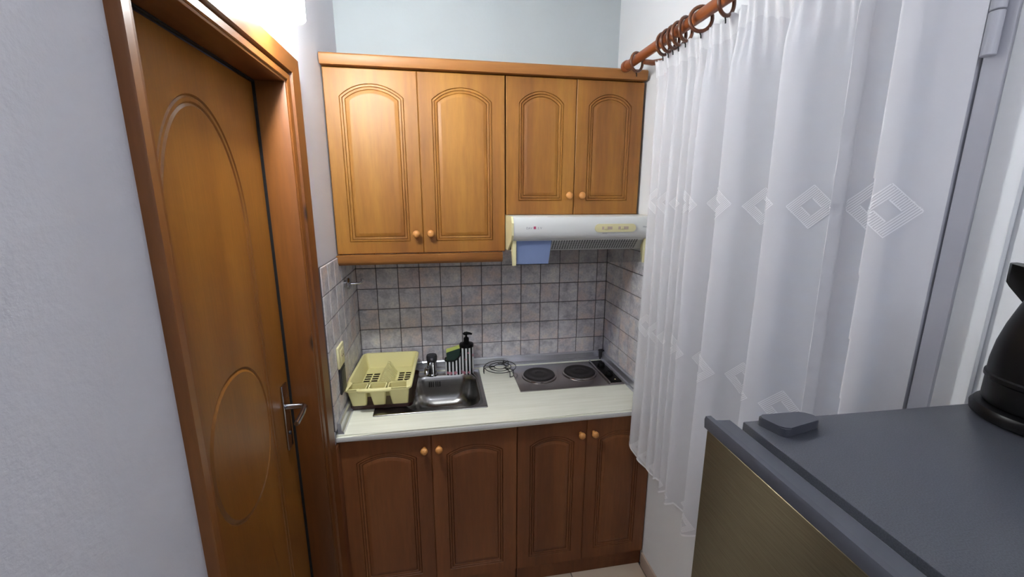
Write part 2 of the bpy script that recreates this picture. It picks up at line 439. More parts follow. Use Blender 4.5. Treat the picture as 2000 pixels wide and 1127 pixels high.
# jambs, head, stops
box('jamb', (-0.12, DY1 + 1.08 - 0.003, 0), (0.010, DY1 + 1.08 + 0.02, DZ + 0.02), 'pine', d1, 0.002)
box('jamb', (-0.12, DY0 + 1.08 - 0.02, 0), (0.004, DY0 + 1.08 + 0.0, DZ + 0.02), 'pine', d1, 0.002)
box('head_jamb', (-0.12, DY0 + 1.08, DZ), (0.010, DY1 + 1.08 - .003, DZ + 0.02), 'piney', d1, 0.002)
box('door_seal', (-0.073, DY1 + 1.08 - 0.0065, 0.0), (-0.066, DY1 + 1.08 - 0.003, DZ), 'hole', d1)
box('door_seal', (-0.073, DY0 + 1.08, DZ - 0.004), (-0.066, DY1 + 1.08 - 0.0065, DZ), 'hole', d1)
def casing_prof(w0, w1, sgn):
    # (offset from the opening edge, thickness): inner bead, groove, outer board
    return [(w0, 0.0), (w0, .012), (w0 + .004, .014), (w0 + .022, .014), (w0 + .026, .006), (w0 + .031, .006), (w0 + .036, .018), (w1 - .005, .021), (w1, .016), (w1, 0.0)]
cp = casing_prof(0.008, 0.104, 1)
yf = DY1 + 1.08
def loft(name, A, B, mat, parent):
    bm = bmesh.new(); VA = [bm.verts.new(p) for p in A]; VB = [bm.verts.new(p) for p in B]; n = len(A)
    for i in range(n): bm.faces.new((VA[i], VA[(i + 1) % n], VB[(i + 1) % n], VB[i]))
    bm.faces.new(VA); bm.faces.new(VB)
    return mesh_obj(name, finish(bm, name, 30), mat, parent)
yn = DY0 + 1.08
npf = [(o * .37 + .001, t * .92) for o, t in cp]              # the near casing shows only a narrow board beside the plaster
loft('casing', [(t, yf + o, 0) for o, t in cp], [(t, yf + o, DZ + o * .8) for o, t in cp], 'pine', d1)
loft('casing', [(t, yn - o, 0) for o, t in npf], [(t, yn - o, DZ + q * .8) for (o, t), (q, _) in zip(npf, cp)], 'pine', d1)
loft('head_casing', [(t, yn - o, DZ + q * .8) for (o, t), (q, _) in zip(npf, cp)], [(t, yf + o, DZ + o * .8) for o, t in cp], 'piney', d1)

# ------------------------------------------------------------------ kitchen cabinets
def arch_pts(hw, zb, zs, zt, o, nb=10, ns=10, na=28):
    """arched outline, inset by o; returns points bottom -> right -> arch -> left"""
    rise = zt - zs; Rr = (hw * hw + rise * rise) / (2 * rise); cz = zt - Rr
    h = hw - o; R = Rr - o; b = zb + o
    zsp = cz + math.sqrt(max(R * R - h * h, 1e-9)); pts = []
    r = 0.012
    for i in range(nb):
        t = i / nb; pts.append((-h + 2 * h * t, b))
    for i in range(ns): pts.append((h, b + (zsp - b) * i / ns))
    a0 = math.atan2(zsp - cz, h); a1 = PI - a0
    for i in range(na):
        a = a0 + (a1 - a0) * i / na; pts.append((R * math.cos(a), cz + R * math.sin(a)))
    for i in range(ns): pts.append((-h, zsp - (zsp - b) * i / ns))
    return pts
def rect_pts(hw, z0, z1, nb=10, ns=10, na=28):
    P = []
    for i in range(nb): P.append((-hw + 2 * hw * i / nb, z0))
    for i in range(ns): P.append((hw, z0 + (z1 - z0) * i / ns))
    for i in range(na): P.append((hw - 2 * hw * i / na, z1))
    for i in range(ns): P.append((-hw, z1 - (z1 - z0) * i / ns))
    return P
def cab_door_mesh(wid, hei, gx, gb, gs, gt, mat='cab'):
    """wid x hei door; groove margins: side gx, bottom gb, spring gs and crown gt below the top. front = -y"""
    hw = wid / 2; R = []
    add = lambda P, y: R.append([(p[0], y, p[1]) for p in P])
    add(rect_pts(hw, 0, hei), 0.0025); add(rect_pts(hw - .0025, .0025, hei - .0025), 0.0)
    for o, d in ((-.003, 0), (0, 0), (.0018, .0042), (.0036, .0008), (.0095, .0008), (.0113, .0048), (.0131, .0014), (.0195, .0024), (.0214, .0056), (.0233, .0024), (.0325, .0006), (.0345, .0), (.038, .0)):
        add(arch_pts(hw - gx, gb, hei - gs, hei - gt, o), d)
    bm = bmesh.new(); V = groove_rings(bm, R, (0, 0, hei * .5)); slab_back(bm, V[0], (0, 0.0165, 0))
    me = finish(bm, 'door', 20); me.materials.append(M[mat]); return me
def knob_mesh():
    bm = bmesh.new()
    add_lathe(bm, [(0, 0), (.007, 0), (.0062, .004), (.0058, .010), (.009, .013), (.0135, .018), (.0148, .024), (.0125, .030), (.006, .0335), (0, .034)], 20, Matrix.Rotation(PI / 2, 4, 'X'))
    me = finish(bm, 'knob', 60); me.materials.append(M['knob']); return me
KNOB = knob_mesh()
def panels(x0, x1, y0, y1, z0, z1, t=.016, top=True):
    L = [((x0, y0, z0), (x0 + t, y1, z1)), ((x1 - t, y0, z0), (x1, y1, z1)), ((x0 + t, y0, z0), (x1 - t, y1, z0 + t)), ((x0 + t, y1 - .006, z0 + t), (x1 - t, y1, z1))]
    if top: L.append(((x0 + t, y0, z1 - t), (x1 - t, y1, z1)))
    return L
def cabinet(name, label, cat, x0, xm, x1, z0, z1, yf, mesh, knob_z, yback, top, group):
    """carcass with two doors; origin at the middle of its underside"""
    cx = (x0 + x1) / 2; r = thing(name, label, cat, (cx, yback, z0), 0, group)
    boxes('body', panels(x0 - cx + .001, x1 - cx - .001, yf + .021 - yback, 0, 0.002, z1 - z0 - .002, top=top), 'cab', r)
    for i, (a, b) in enumerate(((x0, xm), (xm, x1))):
        d = mesh_obj('door', mesh, None, r, ((a + b) / 2 - cx, yf - yback, 0.0))
        kx = (b - .027 - (a + b) / 2) if i == 0 else (a + .030 - (a + b) / 2)
        mesh_obj('knob', KNOB, None, d, (kx, 0.0, knob_z - z0))
    return r
UZ0, UZ1, UZS = 1.4586, 2.1560, 1.6122
YU = -0.3202
m_big = cab_door_mesh(0.3405, UZ1 - UZ0 - .002, 0.052, 0.048, 0.099, 0.051)
m_sm = cab_door_mesh(0.2925, UZ1 - UZS - .002, 0.052, 0.058, 0.097, 0.051)
uc = cabinet('wall_cabinet', 'tall honey-wood wall cabinet with two arched doors above the sink', 'cabinet', 0.004, 0.3455, 0.6865, UZ0, UZ1, YU, m_big, 1.539, -0.0095, True, 'honey-wood wall cabinets')
# light rail under the tall wall cabinet
pr = [(-0.345, .0), (-0.345, -.026), (-.341, -.034), (-.333, -.040), (-.320, -.041), (-.305, -.041), (-.305, 0)]
prism('light_rail', [(y + 0.0095, z - .003) for y, z in pr], 'x', 0.004 - .34525, 0.672 - .34525, 'cabx', uc)
cabinet('wall_cabinet', 'shorter honey-wood wall cabinet with two arched doors above the cooker hood', 'cabinet', 0.690, 0.9855, 1.280, UZS, UZ1, YU, m_sm, 1.693, -0.0095, True, 'honey-wood wall cabinets')
# cornice over both
cr = [(-.0095, 0), (-.345, 0), (-.349, .010), (-.352, .024), (-.352, .032), (-.346, .038), (-.0095, .038)]
struct(box('trim_7', (0, -.664, 0), (.010, -.5755, .780), 'cab_shaded', None, .002), 'brown wooden filler strip between door frame and base cabinet')
co = prism('cornice', [(y + .18, z) for y, z in cr], 'x', -.636, .636, 'cabx', None, (0.640, -.18, UZ1 + .0015))
tag(co, 'long wooden cornice running along the top of the wall cabinets', 'cornice')
CT, CF = 0.8134, -0.592     # worktop height and front
YD = -0.573; BZ0, BZ1 = 0.0807, 0.7815
m_bl = cab_door_mesh(0.3445, BZ1 - BZ0 - .002, 0.058, 0.048, 0.100, 0.066, 'cab_shaded')
m_bs = cab_door_mesh(0.2955, BZ1 - BZ0 - .002, 0.052, 0.052, 0.100, 0.066, 'cab_shaded')
def base_cabinet(label, x0, xm, x1, mesh):
    r = cabinet('base_cabinet', label, 'cabinet', x0, xm, x1, BZ0, BZ1, YD, mesh, 0.717, -0.02, False, 'brown wooden base cabinets')
    cx = (x0 + x1) / 2
    box('kickboard', (x0 - cx + .001, YD + .02 + .014, -BZ0 + .001), (x1 - cx - .001, YD + .02 + .03, .0), 'cab_shaded', r)
    return r
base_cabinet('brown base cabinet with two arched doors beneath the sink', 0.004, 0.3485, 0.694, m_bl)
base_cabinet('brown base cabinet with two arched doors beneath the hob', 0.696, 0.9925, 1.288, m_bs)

# worktop with the sink cut-out
def worktop():
    bm = bmesh.new(); z0, z1 = CT - .03, CT
    ox0, ox1, oy0, oy1 = 0.002, W - .002, CF, -0.0095
    hx0, hx1, hy0, hy1 = 0.215, 0.565, -0.462, -0.105
    g = {}
    xs = [ox0, hx0, hx1, ox1]; ys = [oy0, hy0, hy1, oy1]
    for k, z in enumerate((z0, z1)):
        for i, x in enumerate(xs):
            for j, y in enumerate(ys): g[i, j, k] = bm.verts.new((x, y, z))
    for i in range(3):
        for j in range(3):
            if (i, j) == (1, 1): continue
            for k in (0, 1): bm.faces.new((g[i, j, k], g[i + 1, j, k], g[i + 1, j + 1, k], g[i, j + 1, k]))
    def wall(a, b): bm.faces.new((g[a + (0,)], g[b + (0,)], g[b + (1,)], g[a + (1,)]))
    for i in range(3):
        wall((i, 0), (i + 1, 0)); wall((i, 3), (i + 1, 3)); wall((0, i), (0, i + 1)); wall((3, i), (3, i + 1))
    for a, b in (((1, 1), (2, 1)), ((2, 1), (2, 2)), ((2, 2), (1, 2)), ((1, 2), (1, 1))): wall(a, b)
    es = [e for e in bm.edges if all(abs(v.co.y - oy0) < 1e-6 for v in e.verts) and abs(e.verts[0].co.z - e.verts[1].co.z) < 1e-6]
    bmesh.ops.bevel(bm, geom=es, offset=.008, segments=4, affect='EDGES')
    return finish(bm, 'worktop', 40)
wt = mesh_obj('worktop', worktop(), 'worktop'); tag(wt, 'pale cream laminate worktop along the end wall', 'worktop')

box('front_edge', (0.003, CF - .0012, CT - .0255), (W - .003, CF + .0005, CT - .0075), 'edge', wt, .0005)
# metal upstand strips round the worktop
up_prof = [(-.0, .0), (-.022, .0), (-.020, .010), (-.014, .014), (-.013, .040), (-.008, .046), (-.0, .046)]
struct(prism('trim_1', [(y - .0095, z + CT) for y, z in up_prof], 'x', 0.034, W - .036, 'alu'), 'aluminium upstand strip along the back of the worktop')
struct(prism('trim_2', [(-y + .0095, z + CT) for y, z in up_prof], 'y', -0.582, -.034, 'alu'), 'aluminium upstand strip at the left end of the worktop')
struct(prism('trim_3', [(W + y - .0095, z + CT) for y, z in up_prof], 'y', -0.585, -.036, 'alu'), 'aluminium upstand strip at the right end of the worktop')
cpz = [(.0, .0), (.030, 0), (.026, .016), (.019, .018), (.018, .046), (.010, .053), (0, .053)]
for sx, xx, nm in ((1, 0.0095, 'trim_4'), (-1, W - .0095, 'trim_5')):
    bm = bmesh.new()
    add_box(bm, (min(xx, xx + sx * .026), -.0365, CT), (max(xx, xx + sx * .026), -.0095, CT + .052), .004)
    struct(mesh_obj(nm, finish(bm, nm, 35), 'darkplastic'), 'dark plastic corner piece of the worktop upstand')

# ------------------------------------------------------------------ sink
def rr_pts(x0, x1, y0, y1, r, z, n=10):
    P = []
    for cx, cy, a in ((x1 - r, y0 + r, -PI / 2), (x1 - r, y1 - r, 0), (x0 + r, y1 - r, PI / 2), (x0 + r, y0 + r, PI)):
        for i in range(n):
            t = a + PI / 2 * i / (n - 1); P.append((cx + r * math.cos(t), cy + r * math.sin(t), z))
    return P
sk = thing('sink', 'stainless steel inset sink with a deep rounded bowl in the worktop', 'sink', (0.352, -0.265, CT))
def sink_mesh():
    bm = bmesh.new(); X0, X1, Y0, Y1 = -.235, .236, -.203, .203
    R = [rr_pts(X0, X1, Y0, Y1, .006, 0.0), rr_pts(X0, X1, Y0, Y1, .006, 0.003), rr_pts(X0 + .003, X1 - .003, Y0 + .003, Y1 - .003, .006, 0.0045),
         rr_pts(-.108, .212, -.190, .155, .075, .0042), rr_pts(-.106, .210, -.188, .153, .073, .002), rr_pts(-.100, .203, -.181, .146, .068, -.018),
         rr_pts(-.094, .197, -.175, .140, .075, -.07), rr_pts(-.085, .188, -.166, .132, .075, -.105), rr_pts(-.068, .172, -.150, .116, .075, -.128), rr_pts(-.042, .146, -.124, .090, .07, -.141),
         rr_pts(.01, .09, -.055, .025, .0399, -.145)]
    groove_rings(bm, R, (0.05, -.015, -.146)); return finish(bm, 'basin', 75)
mesh_obj('basin', sink_mesh(), 'steel', sk)
lathe('drain', [(0, 0), (.006, .001), (.02, .003), (.036, .003), (.038, .0), (.036, -.002)], 'chrome', sk, (.05, -.015, -.144), 24)
for k in range(6):
    xx = -.016 + k * .0095 + (.004 if k > 2 else 0)
    box('overflow_slot', (-.0022, -.0035, -.013), (.0022, .0008, .013), 'hole', sk, 0, (xx, .1435, -.036))
# drain-board ridges, left of the bowl
for k in range(3):
    box('drainer_ridge', (-.20, -.0025, 0), (-.13, .0025, .0025), 'steel', sk, .001, (0, -.10 + k * .09, .0040))

# ------------------------------------------------------------------ mixer tap
tp = thing('mixer_tap', 'short chrome mixer tap standing behind the sink bowl', 'tap', (0.352, -.092, CT + .0035))
lathe('base_ring', [(0, 0), (.029, 0), (.029, .006), (.025, .010), (0, .010)], 'chrome', tp, n=28)
lathe('body', [(0, .008), (.0235, .009), (.0235, .066), (.0245, .070), (.0245, .076), (0, .076)], 'chrome', tp, n=28)
lathe('lever_cap', [(0, .0765), (.0255, .077), (.0265, .082), (.0265, .098), (.024, .105), (.0, .107)], 'darkplastic', tp, n=28)
box('lever', (-.007, -.026, -.004), (.007, 0, .004), 'chrome', tp, .003, (0.0, -.022, .096))
tube('spout', [(-.012, -.010, .048), (-.020, -.030, .052), (-.024, -.055, .052), (-.025, -.072, .046), (-.025, -.076, .036)], [.0125, .012, .0115, .0115, .0115], 'chrome', tp, 14)

# ------------------------------------------------------------------ soap and sponge caddy
cy = thing('soap_caddy', 'black and white striped soap dispenser with sponge holder beside the tap', 'dispenser', (0.492, -.088, CT + .0045))
def stripes_mat():
    m, nt, b = base_mat('striped ceramic', (20, 20, 22), 0.25)
    tc = nd(nt, 'ShaderNodeTexCoord'); sx = nd(nt, 'ShaderNodeSeparateXYZ'); nt.links.new(tc.outputs['Object'], sx.inputs[0])
    a = nd(nt, 'ShaderNodeMath', operation='MULTIPLY'); a.inputs[1].default_value = 1 / .0172; nt.links.new(sx.outputs[0], a.inputs[0])
    f = nd(nt, 'ShaderNodeMath', operation='FRACT'); nt.links.new(a.outputs[0], f.inputs[0])
    g = nd(nt, 'ShaderNodeMath', operation='GREATER_THAN'); g.inputs[1].default_value = .52; nt.links.new(f.outputs[0], g.inputs[0])
    v = coords(nt, (1, 1, 1), False); vo = nd(nt, 'ShaderNodeTexVoronoi'); vo.inputs['Scale'].default_value = 34; nt.links.new(v, vo.inputs['Vector'])
    p = nd(nt, 'ShaderNodeMath', operation='LESS_THAN'); p.inputs[1].default_value = .30; nt.links.new(vo.outputs['Distance'], p.inputs[0])
    c = mixc(nt, g.outputs[0], lin((20, 20, 22)), lin((228, 228, 230)))
    gp = nd(nt, 'ShaderNodeMath', operation='MULTIPLY'); nt.links.new(p.outputs[0], gp.inputs[0]); gp.inputs[1].default_value = .75
    c = mixc(nt, gp.outputs[0], c, lin((206, 128, 146)))
    nt.links.new(c, b.inputs['Base Color']); return m
M['stripe'] = stripes_mat()
lathe('bottle', [(0, 0), (.034, 0), (.0355, .003), (.0355, .136), (.0355, .137)], 'stripe', cy, (.033, 0, 0), 32)
lathe('shoulder', [(.0356, .137), (.0358, .146), (.034, .152), (.020, .156), (.014, .160), (0, .160)], 'black', cy, (.033, 0, 0), 32)
lathe('pump_neck', [(0, .160), (.0135, .160), (.0135, .180), (.009, .184), (.0055, .186), (.0055, .200), (0, .2)], 'black', cy, (.033, 0, 0), 20)
tube('pump_head', [(.018, 0, .200), (.026, 0, .2035), (.036, 0, .2045), (.052, -.002, .203), (.062, -.003, .200)], [.005, .0085, .0085, .006, .0045], 'black', cy, 10)
def holder():
    # open cup with a top edge that sweeps up to the bottle
    bm = bmesh.new(); n = 40; rings = [[], [], [], []]
    for i in range(n):
        a = 2 * PI * i / n; ca, sa = math.cos(a), math.sin(a)
        ex = abs(ca) ** .55 * (1 if ca > 0 else -1); ey = abs(sa) ** .55 * (1 if sa > 0 else -1)
        x, y = ex * .043, ey * .030; t = (x + .043) / .086
        top = .072 + .045 * max(0, (t - .45) / .55) ** 2
        rings[0].append((x * .97, y * .97, 0)); rings[1].append((x, y, top)); rings[2].append((x * .93, y * .9, top)); rings[3].append((x * .9, y * .88, .01))
    groove_rings(bm, rings, (0, 0, .01)); bm.faces.new([v for v in bm.verts if abs(v.co.z) < 1e-7]); return finish(bm, 'sponge_holder', 40)
mesh_obj('sponge_holder', holder(), 'stripe', cy, (-.033, 0, 0))
bmr = bmesh.new(); n = 40
pts = []
for i in range(n):
    a = 2 * PI * i / n; ca, sa = math.cos(a), math.sin(a)
    x = abs(ca) ** .55 * (1 if ca > 0 else -1) * .042; y = abs(sa) ** .55 * (1 if sa > 0 else -1) * .029; t = (x + .043) / .086
    pts.append((x, y, .073 + .045 * max(0, (t - .45) / .55) ** 2))
add_tube(bmr, pts, .0035, 8, True); mesh_obj('holder_rim', finish(bmr, 'holder_rim', 50), 'black', cy, (-.033, 0, 0))
sp = thing('sponge', 'yellow-green sponge with dark scourer standing in the striped holder', 'sponge', (0.458, -.088, CT + .0155))
def spg(y0, y1, nm, mat, z1):
    bm = bmesh.new(); add_box(bm, (-.034, y0, 0.0), (.034, y1, z1), .004, 2)
    for v in bm.verts:
        if v.co.z > .05: v.co.z += .010 * (v.co.x / .034)
    mesh_obj(nm, finish(bm, nm, 45), mat, sp, (0, 0, 0))
spg(-.018, -.009, 'scourer', 'scour', .112); spg(-.009, .017, 'foam', 'sponge', .122)

# ------------------------------------------------------------------ dish rack on its tray
RK = thing('dish_rack', 'pale yellow plastic dish rack with plate ribs and three cutlery cups', 'dish rack', (0.147, -0.262, CT + .0165), math.radians(-2.0))
tr = thing('drip_tray', 'dark brown plastic drip tray beneath the yellow dish rack', 'tray', (0.150, -0.236, CT + .0062), math.radians(-2.0))
def tray():
    bm = bmesh.new()
    R = [rr_pts(-.128, .128, -.172, .165, .02, 0), rr_pts(-.134, .134, -.178, .171, .022, .018), rr_pts(-.131, .131, -.175, .168, .02, .018), rr_pts(-.125, .125, -.169, .162, .018, .003)]
    groove_rings(bm, R, (0, 0, .003)); bm.faces.new([v for v in bm.verts if abs(v.co.z) < 1e-7]); return finish(bm, 'tray_body', 40)
mesh_obj('tray_body', tray(), 'brown', tr)
def rack():
    zt = .100
    # tapered wall shell with rim, open floor
    bm = bmesh.new()
    def rg(x0, x1, y0, y1, r, z): return rr_pts(x0, x1, y0, y1, r, z, 6)
    yr0, yr1 = -.190, .222
    R = [rg(-.110, .110, -.118, .190, .02, .030), rg(-.126, .126, -.128, .214, .022, zt - .012), rg(-.134, .134, yr0, yr1, .026, zt - .012), rg(-.136, .136, yr0 - .002, yr1 + .002, .028, zt - .004), rg(-.133, .133, yr0 + .001, yr1 - .001, .026, zt),
         rg(-.124, .124, -.1265, .212, .022, zt), rg(-.121, .121, -.125, .209, .02, zt - .006), rg(-.107, .107, -.116, .187, .018, .032)]
    V = [[bm.verts.new(p) for p in q] for q in R]; k = len(V[0])
    # ring 5 meets the cups in front, so the rim shelf is left open there (see cups)
    for A, B in zip(V, V[1:]):
        for i in range(k): bm.faces.new((A[i], A[(i + 1) % k], B[(i + 1) % k], B[i]))
    for i in range(k): bm.faces.new((V[-1][i], V[-1][(i + 1) % k], V[0][(i + 1) % k], V[0][i]))
    # remove the rim shelf over the cups
    bm.normal_update()
    kill = [f for f in bm.faces if f.calc_center_median().y < -.130 and abs(f.normal.z) > .6 and all(abs(v.co.x) < .12 for v in f.verts)]
    bmesh.ops.delete(bm, geom=kill, context='FACES')
    return finish(bm, 'basin', 40)
mesh_obj('basin', rack(), 'rack', RK)
def lattice(x0, x1, y0, y1, nx, ny, bar, z0, z1):
    L = []
    for i in range(nx + 1):
        c = x0 + (x1 - x0) * i / nx; L.append(((c - bar, y0, z0), (c + bar, y1, z1)))
    for j in range(ny + 1):
        c = y0 + (y1 - y0) * j / ny; L.append(((x0, c - bar, z0 + .0003), (x1, c + bar, z1 + .0003)))
    return L
boxes('floor_grid', lattice(-.106, -.038, -.10, .125, 2, 9, .0032, .030, .032) + lattice(.046, .106, -.10, .125, 2, 9, .0032, .030, .032) +
      [((-.107, .125, .030), (.107, .188, .034)), ((-.107, -.118, .030), (.107, -.10, .034)), ((-.04, -.10, .0295), (-.030, .125, .0335)), ((.036, -.10, .0295), (.046, .125, .0335))], 'rack', RK)
for k in range(12):                                     # chevron plate ribs
    yy = -.098 + k * .0195
    prism('plate_rib', [(-.036, .030), (0.0005, .092), (.0065, .092), (.043, .030), (.036, .030), (.0035, .085), (-.029, .030)], 'y', yy, yy + .0055, 'rack', RK)
def cup(x0, x1):
    bm = bmesh.new(); z0 = .0; zt = .099
    R = [rr_pts(x0 + .010, x1 - .010, -.148, -.121, .008, z0, 5), rr_pts(x0, x1, -.180, -.1285, .010, zt - .012, 5), rr_pts(x0 - .002, x1 + .002, -.186, -.1275, .010, zt - .002, 5), rr_pts(x0 + .003, x1 - .003, -.180, -.131, .008, zt - .002, 5), rr_pts(x0 + .012, x1 - .012, -.146, -.123, .006, z0 + .003, 5)]
    groove_rings(bm, R, ((x0 + x1) / 2, -.134, z0 + .003)); bm.faces.new([v for v in bm.verts if abs(v.co.z) < 1e-7]); return finish(bm, 'cutlery_cup', 40)
for a, b in ((-.122, -.046), (-.037, .030), (.040, .122)): mesh_obj('cutlery_cup', cup(a, b), 'rack', RK)
tube('handle', [(-.075, -.190, .094), (-.07, -.196, .095), (0, -.198, .095), (.045, -.196, .095), (.05, -.190, .094)], .0085, 'rack', RK, 12)

# ------------------------------------------------------------------ wire trivet
tv = thing('trivet', 'round black wire trivet on the worktop between sink and hob', 'trivet', (0.692, -0.112, CT))
for k, r_ in enumerate((.080, .055, .030)):
    o_ = bmesh.new(); add_tube(o_, [(r_ * math.cos(2 * PI * i / 40), r_ * math.sin(2 * PI * i / 40), .030) for i in range(40)], .0019, 8, True)
    mesh_obj('ring', finish(o_, 'ring', 60), 'blackwire', tv)
for a in (60, 180, 305):
    c, s_ = math.cos(math.radians(a)), math.sin(math.radians(a))
    b0 = .012
    P = []
    for r_, t_, z in ((.028, 0, .0335), (.078, b0, .0335), (.083, b0, .030), (.084, b0, .003), (.084, b0 * .6, .0022), (.084, -b0 * .6, .0022), (.084, -b0, .003), (.083, -b0, .030), (.078, -b0, .0335), (.028, 0, .0335)):
        P.append((c * r_ - s_ * t_, s_ * r_ + c * t_, z))
    tube('foot', P, .0019, 'blackwire', tv, 6)
for a in (80, 200, 320):                                # scrolls between the rings
    c, s_ = math.cos(math.radians(a)), math.sin(math.radians(a))
    tube('scroll', [(c * .0425 + .012 * math.cos(t), s_ * .0425 + .012 * math.sin(t), .0315) for t in [2 * PI * i / 16 for i in range(16)]], .0016, 'blackwire', tv, 6, True)

# ------------------------------------------------------------------ hob
hb = thing('hob', 'stainless steel two-plate electric hob set into the worktop', 'hob', (1.003, -.208, CT))
box('hob_plate', (-.253, -.148, 0), (.253, .148, .006), 'steel2', hb, .0025, seg=2)
for bx_ in (-.130, .078):
    b_ = lathe('trim_ring', [(.072, .0062), (.084, .0062), (.086, .008), (.085, .012), (.078, .0135), (.076, .012)], 'steel2', hb, (bx_, .003, 0), 48)
    p_ = lathe('burner_plate', [(.0, .006), (.0755, .006), (.0765, .016), (.075, .0195), (.06, .0195), (.058, .0188), (.040, .0188), (.038, .0195), (.022, .0195), (.020, .0178), (0, .0178)], 'iron', hb, (bx_, .003, 0), 48)
box('control_panel', (.188, -.128, .006), (.247, .140, .010), 'black', hb, .002)
box('panel_edge', (.178, -.136, .006), (.187, .142, .0125), 'steel2', hb, .002)
for ky in (-.055, .055):
    k_ = lathe('control_knob', [(0, .010), (.021, .010), (.0205, .014), (.018, .024), (.016, .027), (0, .027)], 'black', hb, (.217, ky + .01, 0), 28)
    box('pointer', (-.002, -.016, 0), (.002, .016, .0035), 'black', k_, .001, (0, 0, .0265))
lathe('indicator_light', [(0, .0095), (.004, .0095), (.0035, .0125), (0, .013)], 'cream', hb, (.222, -.105, 0), 14)

# ------------------------------------------------------------------ cooker hood
hd = thing('cooker_hood', 'white slimline cooker hood with cream switches under the short wall cabinet', 'cooker hood', (0.985, -0.0095, 1.468))
hx0, hx1 = -.296, .297
fasc = [(-.330, .1432), (-.438, .1432), (-.449, .139), (-.4545, .128), (-.457, .110), (-.457, .085), (-.454, .068), (-.447, .056), (-.436, .050), (-.330, .050)]
prism('fascia', fasc, 'x', hx0 + .008, hx1 - .008, 'white', hd, smooth=40)
side = [(0, .1432), (-.44, .1432), (-.459, .118), (-.459, .070), (-.446, .048), (-.355, .0), (0, .0)]
for a, b in ((hx0, hx0 + .008), (hx1 - .008, hx1)): prism('side_panel', side, 'x', a, b, 'cream', hd)
boxes('housing', [((hx0 + .008, -.386, .0), (hx1 - .008, -.330, .003)), ((hx0 + .008, -.330, .0), (hx1 - .008, -.322, .1432)), ((hx0 + .008, -.008, 0), (hx1 - .008, 0, .1432)), ((hx0 + .008, -.322, .136), (hx1 - .008, -.008, .1432))], 'white', hd)
# sloping perforated grille from the fascia down to the rear edge
def grille():
    bm = bmesh.new(); nx, ny = 46, 8; x0, x1 = hx0 + .045, hx1 - .045
    A = Vector((0, -.432, .0505)); B = Vector((0, -.386, .0)); nv = Vector((0, .050, .046)).normalized() * -1
    def strip(xa, xb, ta, tb, off=0.0):
        p = [A.lerp(B, ta), A.lerp(B, tb)]
        vs = [bm.verts.new((x, q.y + nv.y * off, q.z + nv.z * off)) for x, q in ((xa, p[0]), (xb, p[0]), (xb, p[1]), (xa, p[1]))]
        bm.faces.new(vs)
    strip(hx0 + .008, x0, 0, 1); strip(x1, hx1 - .008, 0, 1); strip(x0, x1, 0, .10); strip(x0, x1, .90, 1)
    for i in range(nx + 1):
        c = x0 + (x1 - x0) * i / nx; strip(c - .0022, c + .0022, .10, .90, .0001)
    for j in range(ny + 1):
        c = .10 + .80 * j / ny; strip(x0, x1, c - .017, c + .017)
    return finish(bm, 'grille')
mesh_obj('grille', grille(), 'white', hd)
pf = bmesh.new()
vs = [pf.verts.new(p) for p in ((hx0 + .01, -.426, .053), (hx1 - .01, -.426, .053), (hx1 - .01, -.380, .003), (hx0 + .01, -.380, .003))]; pf.faces.new(vs)
mesh_obj('filter', finish(pf, 'filter'), 'hole', hd)
# swing-out visor between two cream brackets
vz = box('visor', (hx0 + .022, -.4265, -.052), (hx1 - .022, -.4235, .047), 'visor', hd, .0008)
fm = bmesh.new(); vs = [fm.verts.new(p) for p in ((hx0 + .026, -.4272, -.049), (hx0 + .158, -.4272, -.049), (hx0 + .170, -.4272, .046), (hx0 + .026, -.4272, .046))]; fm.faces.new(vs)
mesh_obj('blue_patch', finish(fm, 'blue_patch'), 'patch', vz)  # translucent blue quad over the left part of the visor
for a, b in ((hx0 + .008, hx0 + .022), (hx1 - .022, hx1 - .008)):
    prism('visor_bracket', [(-.415, .0475), (-.4345, .0475), (-.436, .030), (-.4345, -.054), (-.422, -.054), (-.400, .01)], 'x', a, b, 'cream', hd)
def pill(x0, x1, z0, z1, n=8):
    r = (z1 - z0) / 2; P = []
    for i in range(n + 1): a = -PI / 2 + PI * i / n; P.append((x1 - r + r * math.cos(a), z0 + r + r * math.sin(a)))
    for i in range(n + 1): a = PI / 2 + PI * i / n; P.append((x0 + r + r * math.cos(a), z0 + r + r * math.sin(a)))
    return P
sw = prism('switch_plate', pill(.045, .222, .079, .112), 'y', -.4600, -.4550, 'cream', hd)
for a in (.095, .165):
    box('switch_slot', (a - .020, -.4603, .0895), (a + .024, -.4590, .1015), 'skirt', sw)
    box('slider', (a - .010, -.4655, .090), (a + .002, -.4595, .101), 'cream', sw, .001)
text_mesh('logo', 'DAV', .0125, 'marks', hd, (-.238, -.4573, .094), (PI / 2, 0, 0)); text_mesh('logo', 'V', .0125, 'marks', hd, (-.182, -.4573, .094), (PI / 2, 0, 0))
text_mesh('logo', 'S', .0115, 'marks', hd, (-.1915, -.4573, .094), (PI / 2, 0, 0))
box('emblem', (-.208, -.4580, .0945), (-.199, -.4565, .1045), 'red', hd)
text_mesh('lettering', 'Home', .010, 'marks', hd, (.2535, -.4573, .096), (PI / 2, 0, 0))
text_mesh('lettering', '0 1 2 3', .0065, 'marks', hd, (.080, -.4566, .0715), (PI / 2 - .15, 0, 0))

